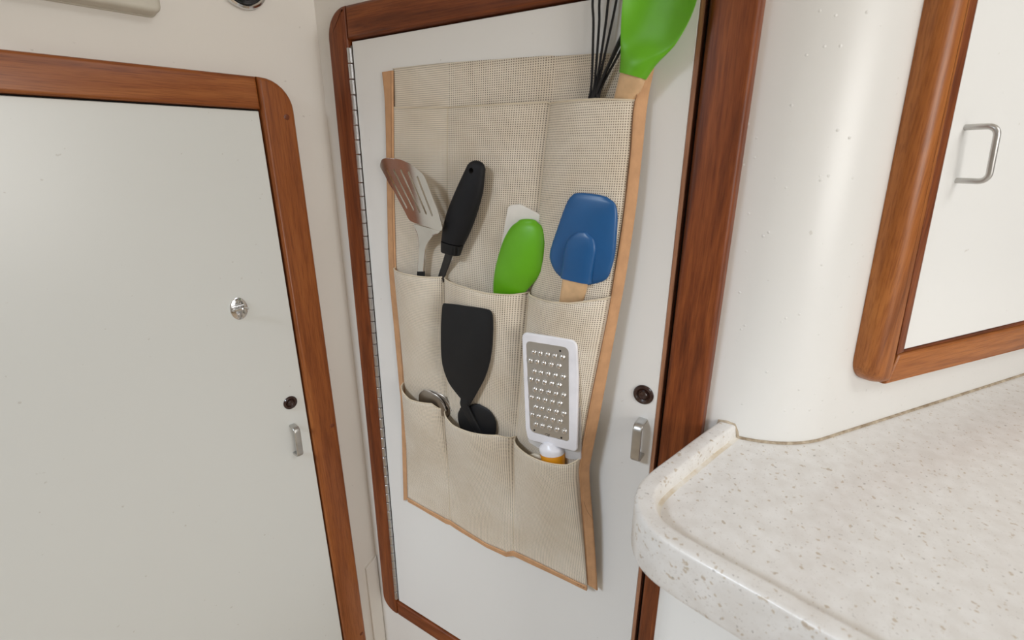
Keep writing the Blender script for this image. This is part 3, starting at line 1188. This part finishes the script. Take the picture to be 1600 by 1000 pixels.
single('loose_thread', BACK, (*(0.5171, 0.1007), 0.045), tube(spline([(*(0.5061, 0.1207), 0.048), (*(0.5116, 0.1063), 0.047), (*(0.5190, 0.0933), 0.043)], 6), 0.00025, 5), 'brown_thread',
       'tiny brown loose thread on the lower right binding', 'thread')


# ---------------------------------------------------------------- utensils, top row
def st(pair, d, tf, tb=None, cc=0.0):
    return (pair[0], pair[1], d, tf, tf if tb is None else tb, cc)


sp = Thing('serving_spoon', BACK, (*(0.5127, 0.5844), 0.026), 'green silicone spoon with a wooden handle, at the top right', 'spoon')
sp.part('handle', loft([st([(0.4995, 0.5713), (0.5124, 0.5679)], 0.028, 0.005), st([(0.5035, 0.6007), (0.5196, 0.5977)], 0.028, 0.006), st([(0.5084, 0.6212), (0.5303, 0.6182)], 0.031, 0.0075), st([(0.5165, 0.6434), (0.5413, 0.6351)], 0.039, 0.0085), st([(0.5197, 0.6512), (0.5408, 0.6449)], 0.041, 0.0075)], power=3.0, end0=0.006),
        'beech')
sp.part('bowl', loft([st([(0.5160, 0.6461), (0.5437, 0.6376)], 0.040, 0.0105), st([(0.5169, 0.6583), (0.5540, 0.6504)], 0.042, 0.0095, 0.0095, 0.001), st([(0.5165, 0.6750), (0.5701, 0.6638)], 0.045, 0.0060, 0.0085, 0.008),
                      st([(0.5170, 0.6921), (0.5819, 0.6809)], 0.048, 0.0040, 0.0065, 0.012), st([(0.5182, 0.7077), (0.5883, 0.6978)], 0.050, 0.0030, 0.0055, 0.015), st([(0.5213, 0.7256), (0.5899, 0.7171)], 0.050, 0.0030, 0.0050, 0.015),
                      st([(0.5292, 0.7431), (0.5843, 0.7371)], 0.050, 0.0030, 0.0045, 0.010), st([(0.5388, 0.7503), (0.5756, 0.7462)], 0.050, 0.0030, 0.004, 0.005)], nseg=40, end1=0.010), 'green_silicone', label='green silicone spoon bowl')

wh = Thing('whisk', BACK, (*(0.4827, 0.5849), 0.028), 'black wire whisk beside the green spoon', 'whisk')
wh.part('handle', loft([st([(0.4781, 0.5542), (0.4922, 0.5544)], 0.028, 0.007), st([(0.4748, 0.6181), (0.4914, 0.6173)], 0.028, 0.008)], end0=0.006, end1=0.003), 'black_nylon')
WIRES = [([(0.4777, 0.6223), (0.4812, 0.6410), (0.4811, 0.6943), (0.4802, 0.7231), (0.4916, 0.7806), (0.5136, 0.8109), (0.5455, 0.7892), (0.5541, 0.7382), (0.5226, 0.7005), (0.4923, 0.6403), (0.4860, 0.6218)], 0.034),
         ([(0.4800, 0.6221), (0.4842, 0.6408), (0.4861, 0.6937), (0.4858, 0.7223), (0.4959, 0.7756), (0.5154, 0.8036), (0.5400, 0.7856), (0.5468, 0.7394), (0.5192, 0.6931), (0.4908, 0.6404), (0.4868, 0.6218)], 0.030),
         ([(0.4823, 0.6220), (0.4863, 0.6419), (0.4918, 0.6930), (0.4935, 0.7212), (0.5015, 0.7704), (0.5172, 0.7974), (0.5343, 0.7819), (0.5394, 0.7407), (0.5156, 0.6879), (0.4909, 0.6391), (0.4883, 0.6217)], 0.026),
         ([(0.4838, 0.6219), (0.4878, 0.6418), (0.4968, 0.6924), (0.5004, 0.7202), (0.5070, 0.7662), (0.5188, 0.7921), (0.5299, 0.7779), (0.5336, 0.7365), (0.5136, 0.6789), (0.4924, 0.6378), (0.4905, 0.6216)], 0.022)]
for i, (pts, dm) in enumerate(WIRES):
    n = len(pts)
    p3 = []
    for j, p in enumerate(pts):
        w = math.sin(math.pi * j / (n - 1))
        p3.append((p[0], p[1], 0.030 + (dm - 0.030) * w * 1.5 + 0.001 * (i - 1.5) * (1 - w)))
    wh.part('wire', tube(spline(p3, 6), 0.0014, 8), 'black_wire')


# ---------------------------------------------------------------- utensils, middle row
def tilt(bm, v0, d0, slope, slope_u=0.0, u0=0.0):
    for v in bm.verts:
        v.co.z += d0 + (v.co.y - v0) * slope + (v.co.x - u0) * slope_u
    return bm


tu = Thing('slotted_turner', BACK, (*(0.2165, 0.3553), 0.034), 'stainless steel slotted turner at the left of the middle row', 'turner')
out = spline([(0.1415, 0.5516), (0.1485, 0.5599), (0.1597, 0.5626), (0.1796, 0.5622), (0.2021, 0.5610), (0.2257, 0.5553), (0.2434, 0.5481), (0.2560, 0.5414), (0.2620, 0.5330), (0.2676, 0.5225), (0.2743, 0.5096), (0.2823, 0.4951), (0.2872, 0.4803), (0.2882, 0.4728), (0.2796, 0.4692), (0.2586, 0.4713), (0.2334, 0.4731), (0.2088, 0.4762), (0.1989, 0.4864), (0.1897, 0.4967), (0.1805, 0.5072), (0.1735, 0.5160), (0.1614, 0.5265), (0.1529, 0.5372), (0.1448, 0.5462)], 3, closed=True)
head = prism([p for p in out], -0.0006, 0.0006, 0.0003, 1, both=True)
cutters = []
ta, tb = [(0.1614, 0.5447), (0.1809, 0.5456), (0.2003, 0.5460), (0.2199, 0.5434), (0.2413, 0.5377)], [(0.2034, 0.4950), (0.2210, 0.4936), (0.2371, 0.4918), (0.2528, 0.4909), (0.2672, 0.4896)]
for a, b in zip(ta, tb):
    a, b = Vector(a), Vector(b)
    t = (b - a).normalized()
    nrm = Vector((-t.y, t.x))
    w = 0.0020
    pts = [a + nrm * w * math.cos(q) - t * w * math.sin(q) for q in [math.pi * k / 8 for k in range(9)]] + [b - nrm * w * math.cos(q) + t * w * math.sin(q) for q in [math.pi * k / 8 for k in range(9)]]
    cutters.append(prism([tuple(p) for p in pts], -0.004, 0.004))
head = cut(head, cutters)
for v in head.verts:
    v.co.z += -0.0535 + 0.07 * v.co.y + 0.28 * v.co.x
tu.part('blade', head, 'steel', smooth=20)
tu.part('neck', loft([st([(0.2221, 0.4733), (0.2718, 0.4672)], 0.0455, 0.0007), st([(0.2222, 0.4668), (0.2652, 0.4629)], 0.0435, 0.0007), st([(0.2227, 0.4551), (0.2497, 0.4556)], 0.0390, 0.0009), st([(0.2187, 0.4391), (0.2344, 0.4406)], 0.034, 0.0014),
                      st([(0.2156, 0.4168), (0.2290, 0.4182)], 0.0335, 0.0018), st([(0.2123, 0.3986), (0.2253, 0.4002)], 0.033, 0.0018)], power=5), 'steel')
tu.part('handle', loft([st([(0.2114, 0.4005), (0.2263, 0.4023)], 0.033, 0.003), st([(0.2039, 0.3528), (0.2239, 0.3559)], 0.032, 0.004), st([(0.1974, 0.2982), (0.2194, 0.3025)], 0.030, 0.004)], end1=0.006), 'black_nylon')

bt = Thing('black_handled_tool', BACK, (*(0.2501, 0.3606), 0.032), 'black rubber handle with a hanging hole, upside down beside the steel turner', 'utensil')
hb_ = loft([st([(0.3195, 0.5512), (0.3468, 0.5455)], 0.044, 0.0075), st([(0.3047, 0.5282), (0.3420, 0.5210)], 0.0435, 0.0100), st([(0.2869, 0.4992), (0.3302, 0.4920)], 0.042, 0.0115), st([(0.2757, 0.4744), (0.3176, 0.4680)], 0.041, 0.0115),
            st([(0.2705, 0.4547), (0.3057, 0.4497)], 0.040, 0.0105)], nseg=36, power=2.3, end0=0.0125, end1=0.001)
hole = (0.3315, 0.5480)
hb_ = cut(hb_, [lathe([(0.0036, 0.0), (0.0036, 0.09)], hole, 20)])
bth = bt.part('handle', hb_, 'black_rubber', smooth=40)
bt.part('collar', loft([st([(0.2698, 0.4529), (0.3045, 0.4481)], 0.040, 0.0100), st([(0.2676, 0.4383), (0.2976, 0.4342)], 0.039, 0.0090)], power=2.6, end1=0.001), 'black_nylon')
for i in range(5):
    f = 0.15 + i * 0.17
    a, b = [(0.2780, 0.4522), (0.2761, 0.4387)]
    c, d_ = [(0.3092, 0.4481), (0.3031, 0.4353)]
    x = a[0] + (c[0] - a[0]) * f
    y = a[1] + (c[1] - a[1]) * f
    bt.part('rib', tube([(x, y, 0.0490 - 0.012 * (f - 0.5) ** 2), (x - 0.002, y - 0.012, 0.0478 - 0.012 * (f - 0.5) ** 2)], 0.0011, 6), 'black_nylon')
bt.part('shank', loft([st([(0.2753, 0.4407), (0.2879, 0.4392)], 0.039, 0.0017), st([(0.2695, 0.4297), (0.2824, 0.4284)], 0.037, 0.0017), st([(0.2577, 0.4126), (0.2710, 0.4132)], 0.031, 0.0015), st([(0.2469, 0.3959), (0.2599, 0.3976)], 0.0265, 0.0013), st([(0.2351, 0.3661), (0.2478, 0.3670)], 0.0248, 0.0012)], power=5), 'dark_steel')

gs = Thing('green_spatula', BACK, (*(0.3816, 0.3812), 0.032), 'white scraper with a green oval silicone grip, middle pocket of the middle row', 'spatula')
gs.part('blade', prism(fillet([(0.3554, 0.4216), (0.3661, 0.4638), (0.3752, 0.5059), (0.3923, 0.5084), (0.4372, 0.4916), (0.4280, 0.4667), (0.4197, 0.4252)], [0.004, 0.02, 0.007, 0.008, 0.003, 0.02, 0.004], 5), 0.030, 0.0335, 0.001, 3), 'white_silicone')
gs.part('grip', loft([st([(0.3564, 0.3625), (0.3877, 0.3660)], 0.033, 0.003, 0.003), st([(0.3527, 0.3771), (0.3910, 0.3805)], 0.033, 0.004, 0.004), st([(0.3517, 0.3947), (0.4039, 0.3978)], 0.0345, 0.0065, 0.004), st([(0.3567, 0.4189), (0.4252, 0.4225)], 0.037, 0.012, 0.004), st([(0.3628, 0.4404), (0.4322, 0.4438)], 0.037, 0.0135, 0.004),
                      st([(0.3711, 0.4621), (0.4340, 0.4653)], 0.037, 0.0125, 0.003), st([(0.3822, 0.4796), (0.4286, 0.4818)], 0.037, 0.0095, 0.003), st([(0.3930, 0.4878), (0.4198, 0.4888)], 0.037, 0.006, 0.002)], nseg=40, end1=0.0035), 'green_silicone')

bs = Thing('blue_spatula', BACK, (*(0.4721, 0.3815), 0.042), 'blue silicone spatula with a wooden handle, standing in the middle row', 'spatula')
bs.part('blade', loft([st([(0.4638, 0.4248), (0.5029, 0.4231)], 0.047, 0.004, 0.003), st([(0.4531, 0.4330), (0.5190, 0.4321)], 0.048, 0.006, 0.004), st([(0.4461, 0.4479), (0.5249, 0.4477)], 0.049, 0.0075, 0.005), st([(0.4479, 0.4622), (0.5279, 0.4641)], 0.050, 0.0085, 0.005),
                       st([(0.4559, 0.4849), (0.5286, 0.4855)], 0.051, 0.0080, 0.005), st([(0.4639, 0.5068), (0.5283, 0.5056)], 0.052, 0.0065, 0.004), st([(0.4700, 0.5193), (0.5250, 0.5170)], 0.053, 0.0042, 0.003), st([(0.4749, 0.5244), (0.5177, 0.5220)], 0.053, 0.0030, 0.003)],
                      nseg=44, power=2.6, end0=0.003, end1=0.0035), 'blue_silicone')
bs.part('socket', loft([st([(0.4637, 0.4284), (0.5023, 0.4254)], 0.052, 0.0085), st([(0.4669, 0.4483), (0.5061, 0.4490)], 0.054, 0.0085), st([(0.4696, 0.4652), (0.5086, 0.4667)], 0.0555, 0.0075), st([(0.4744, 0.4767), (0.5052, 0.4779)], 0.056, 0.0060), st([(0.4814, 0.4824), (0.4987, 0.4831)], 0.056, 0.0048)],
                       nseg=36, power=3.4, end1=0.003), 'blue_silicone')
bs.part('handle', loft([st([(0.4539, 0.3747), (0.4836, 0.3774)], 0.042, 0.005), st([(0.4605, 0.3991), (0.4919, 0.4017)], 0.047, 0.0062), st([(0.4666, 0.4278), (0.4974, 0.4257)], 0.052, 0.0066)], power=4.5, end0=0.004), 'beech')

# ---------------------------------------------------------------- utensils, bottom row
bl_ = Thing('black_turner', BACK, (*(0.3411, 0.1508), 0.054), 'black nylon turner with a wide flat blade in the bottom row', 'turner')
out = spline([(0.2793, 0.3635), (0.2883, 0.3683), (0.3201, 0.3702), (0.3546, 0.3714), (0.3635, 0.3688), (0.3659, 0.3594), (0.3650, 0.3366), (0.3596, 0.3008), (0.3485, 0.2680), (0.3337, 0.2409), (0.3213, 0.2198), (0.3163, 0.2120), (0.3080, 0.2149), (0.2940, 0.2258), (0.2789, 0.2422), (0.2704, 0.2669), (0.2695, 0.2924), (0.2730, 0.3291)], 4, closed=True)
bl_.part('blade', tilt(prism(out, -0.0011, 0.0011, 0.0007, 2, both=True), (0.3138, 0.2091)[1], 0.0500, 0.045), 'black_nylon')
bl_.part('shank', loft([st([(0.3003, 0.2191), (0.3185, 0.2232)], 0.0507, 0.0010), st([(0.2996, 0.2088), (0.3149, 0.2122)], 0.0500, 0.0030), st([(0.3079, 0.1940), (0.3208, 0.2001)], 0.0490, 0.0036), st([(0.3241, 0.1680), (0.3357, 0.1739)], 0.0465, 0.0036), st([(0.3368, 0.1370), (0.3477, 0.1420)], 0.0435, 0.003)], power=3), 'black_nylon')

la = Thing('black_ladle', BACK, (*(0.3301, 0.1368), 0.046), 'speckled black nylon spoon bowl behind the shank of the black turner', 'ladle')
la.part('bowl', loft([st([(0.2912, 0.1948), (0.3318, 0.2144)], 0.0425, 0.002, 0.002, -0.0015), st([(0.2869, 0.1835), (0.3480, 0.2096)], 0.0425, 0.003, 0.003, -0.0015), st([(0.2898, 0.1641), (0.3592, 0.1950)], 0.0425, 0.003, 0.003, -0.0015), st([(0.3017, 0.1452), (0.3577, 0.1731)], 0.0425, 0.003, 0.003, -0.0015), st([(0.3186, 0.1317), (0.3492, 0.1481)], 0.040, 0.003, 0.003, -0.0015)],
                     nseg=36, end0=0.004, end1=0.008), 'black_nylon')

for nm, dx, dep, lab, mt in (('steel_ladle', 0.0, 0.0345, 'dull dark steel spoon bowl with a bright rim in the bottom left pocket', 'dull_steel'),
                             ('steel_spoon', 0.0085, 0.0300, 'second steel spoon bowl close behind the dark one, bottom left pocket', 'dull_steel')):
    t = Thing(nm, BACK, (*(0.2194, 0.1391), dep), lab, 'spoon')
    prs = [[(0.1989, 0.1888), (0.2189, 0.2042)], [(0.1975, 0.1718), (0.2365, 0.2016)], [(0.2040, 0.1558), (0.2500, 0.1928)], [(0.2189, 0.1459), (0.2564, 0.1775)]]
    prs = [[(a[0] + dx, a[1]), (b[0] + dx, b[1])] for a, b in prs]
    t.part('bowl', loft([st(prs[0], dep, 0.0012, 0.0012, -0.001), st(prs[1], dep, 0.0012, 0.0012, -0.0025), st(prs[2], dep - 0.001, 0.0012, 0.0012, -0.0025), st(prs[3], dep - 0.002, 0.0012, 0.0012, -0.001)], nseg=32, end0=0.0035, end1=0.004), mt)
    rim_p = [(p[0] + dx, p[1], dep) for p in [(0.2120, 0.2035), (0.2271, 0.2030), (0.2389, 0.1977), (0.2491, 0.1897), (0.2565, 0.1787)]]
    t.part('rim', tube(spline(rim_p, 5), 0.0009, 8), 'chrome')

gr = Thing('grater', BACK, (*(0.4612, 0.1707), 0.064), 'white framed steel grater with an orange handle ring in the bottom right pocket', 'grater')
GZ = 0.066
fr = fillet([(0.4163, 0.3532), (0.4930, 0.3569), (0.4972, 0.3108), (0.5003, 0.2058), (0.4270, 0.1992), (0.4233, 0.2163)], [0.008, 0.009, 0.05, 0.006, 0.006, 0.01], 6)
pl = fillet([(0.4227, 0.3427), (0.4833, 0.3461), (0.4890, 0.2170), (0.4310, 0.2129)], [0.007, 0.007, 0.005, 0.007], 6)
frame_bm = cut(prism(fr, GZ - 0.005, GZ, 0.0018, 3, both=True), [prism(pl, GZ - 0.0022, GZ + 0.01)])
gr.part('frame', frame_bm, 'white_plastic', smooth=40)
gp = gr.part('grating_plate', prism(pl, GZ - 0.0021, GZ - 0.0006, 0.0003, 1), 'grater_steel')
b0 = None
for p in [(0.4347, 0.3296), (0.4439, 0.3300), (0.4544, 0.3307), (0.4644, 0.3313), (0.4749, 0.3319), (0.4299, 0.3170), (0.4395, 0.3176), (0.4496, 0.3181), (0.4600, 0.3187), (0.4703, 0.3193), (0.4360, 0.3034), (0.4453, 0.3039), (0.4558, 0.3046), (0.4660, 0.3052), (0.4767, 0.3059), (0.4311, 0.2909), (0.4407, 0.2914), (0.4509, 0.2920), (0.4615, 0.2927), (0.4718, 0.2933), (0.4372, 0.2782), (0.4466, 0.2787), (0.4573, 0.2795), (0.4675, 0.2801), (0.4783, 0.2809), (0.4322, 0.2655), (0.4421, 0.2661), (0.4524, 0.2668), (0.4630, 0.2674), (0.4735, 0.2681), (0.4385, 0.2526), (0.4480, 0.2533), (0.4587, 0.2540), (0.4691, 0.2547), (0.4800, 0.2555), (0.4335, 0.2400), (0.4433, 0.2406), (0.4538, 0.2414), (0.4646, 0.2421), (0.4751, 0.2428), (0.4397, 0.2274), (0.4493, 0.2281), (0.4602, 0.2289), (0.4707, 0.2297), (0.4817, 0.2304)]:
    if b0 is None:
        bm = lathe([(0.0043, 0.0), (0.0040, 0.0012), (0.0031, 0.0025), (0.0016, 0.0033)], (0, 0), 12)
        b0 = link('grating_tooth', to_mesh(bm, 'grating_tooth'), 'tooth_steel', parent=gp, smooth=60)
        k = b0
    else:
        k = b0.copy()
        C.objects.link(k)
        k.parent = gp
    k.location = Vector((p[0], p[1], GZ - 0.0007)) - gr.base
for p in [(0.4717, 0.3392), (0.4776, 0.2192), (0.4372, 0.2173)]:
    gr.part('rivet', lathe([(0.0014, GZ - 0.001), (0.0014, GZ - 0.0003), (0.0008, GZ - 0.0002)], p, 12), 'gap_black', parent=gp)
lg = [(0.4533, 0.2163), (0.4557, 0.2181), (0.4586, 0.2171), (0.4562, 0.2144), (0.4591, 0.2151), (0.4600, 0.2190)]
gr.part('maker_mark', tube(spline([(*p, GZ - 0.0004) for p in lg], 4), 0.0003, 5), 'gap_black', parent=gp)
gr.part('neck', loft([st([(0.4508, 0.2019), (0.4680, 0.2049)], 0.062, 0.009), st([(0.4446, 0.1938), (0.4776, 0.1996)], 0.062, 0.0125), st([(0.4457, 0.1857), (0.4793, 0.1924)], 0.061, 0.013)], nseg=36, end0=0.003), 'white_plastic')
gr.part('handle_ring', loft([st([(0.4461, 0.1853), (0.4794, 0.1920)], 0.061, 0.0132), st([(0.4469, 0.1740), (0.4796, 0.1822)], 0.059, 0.0130), st([(0.4477, 0.1584), (0.4787, 0.1664)], 0.057, 0.012), st([(0.4491, 0.1318), (0.4766, 0.1399)], 0.053, 0.010)], nseg=36, power=2.2), 'orange_plastic', label='orange handle below the white neck')
gd = prism(fillet([(0.4152, 0.3286), (0.4945, 0.3441), (0.5031, 0.1900), (0.4872, 0.1851), (0.4429, 0.1838), (0.4225, 0.1898)], [0.006, 0.006, 0.004, 0.004, 0.004, 0.004], 4), 0.0555, 0.0570, 0.0005, 1)
single('grater_cover', BACK, (*(0.4695, 0.1763), 0.056), gd, 'clear_plastic', 'clear plastic guard plate behind the white framed grater', 'cover')

for nm, pts, dep, lab in (('cream_handle', [(0.4206, 0.1612), (0.4431, 0.1675), (0.4229, 0.1346), (0.4426, 0.1403)], 0.052, 'cream rounded handle end left of the orange handle ring'),
                          ('pale_handle', [(0.4624, 0.1673), (0.4832, 0.1743), (0.4638, 0.1526), (0.4828, 0.1592)], 0.0670, 'small pale rounded handle end in front of the orange handle ring')):
    t = Thing(nm, BACK, (pts[2][0], pts[2][1], dep), lab, 'handle')
    t.part('grip', loft([st(pts[2:4], dep - 0.002, 0.004), st(pts[0:2], dep, 0.004)], end0=0.004, end1=0.0075), 'cream_plastic')
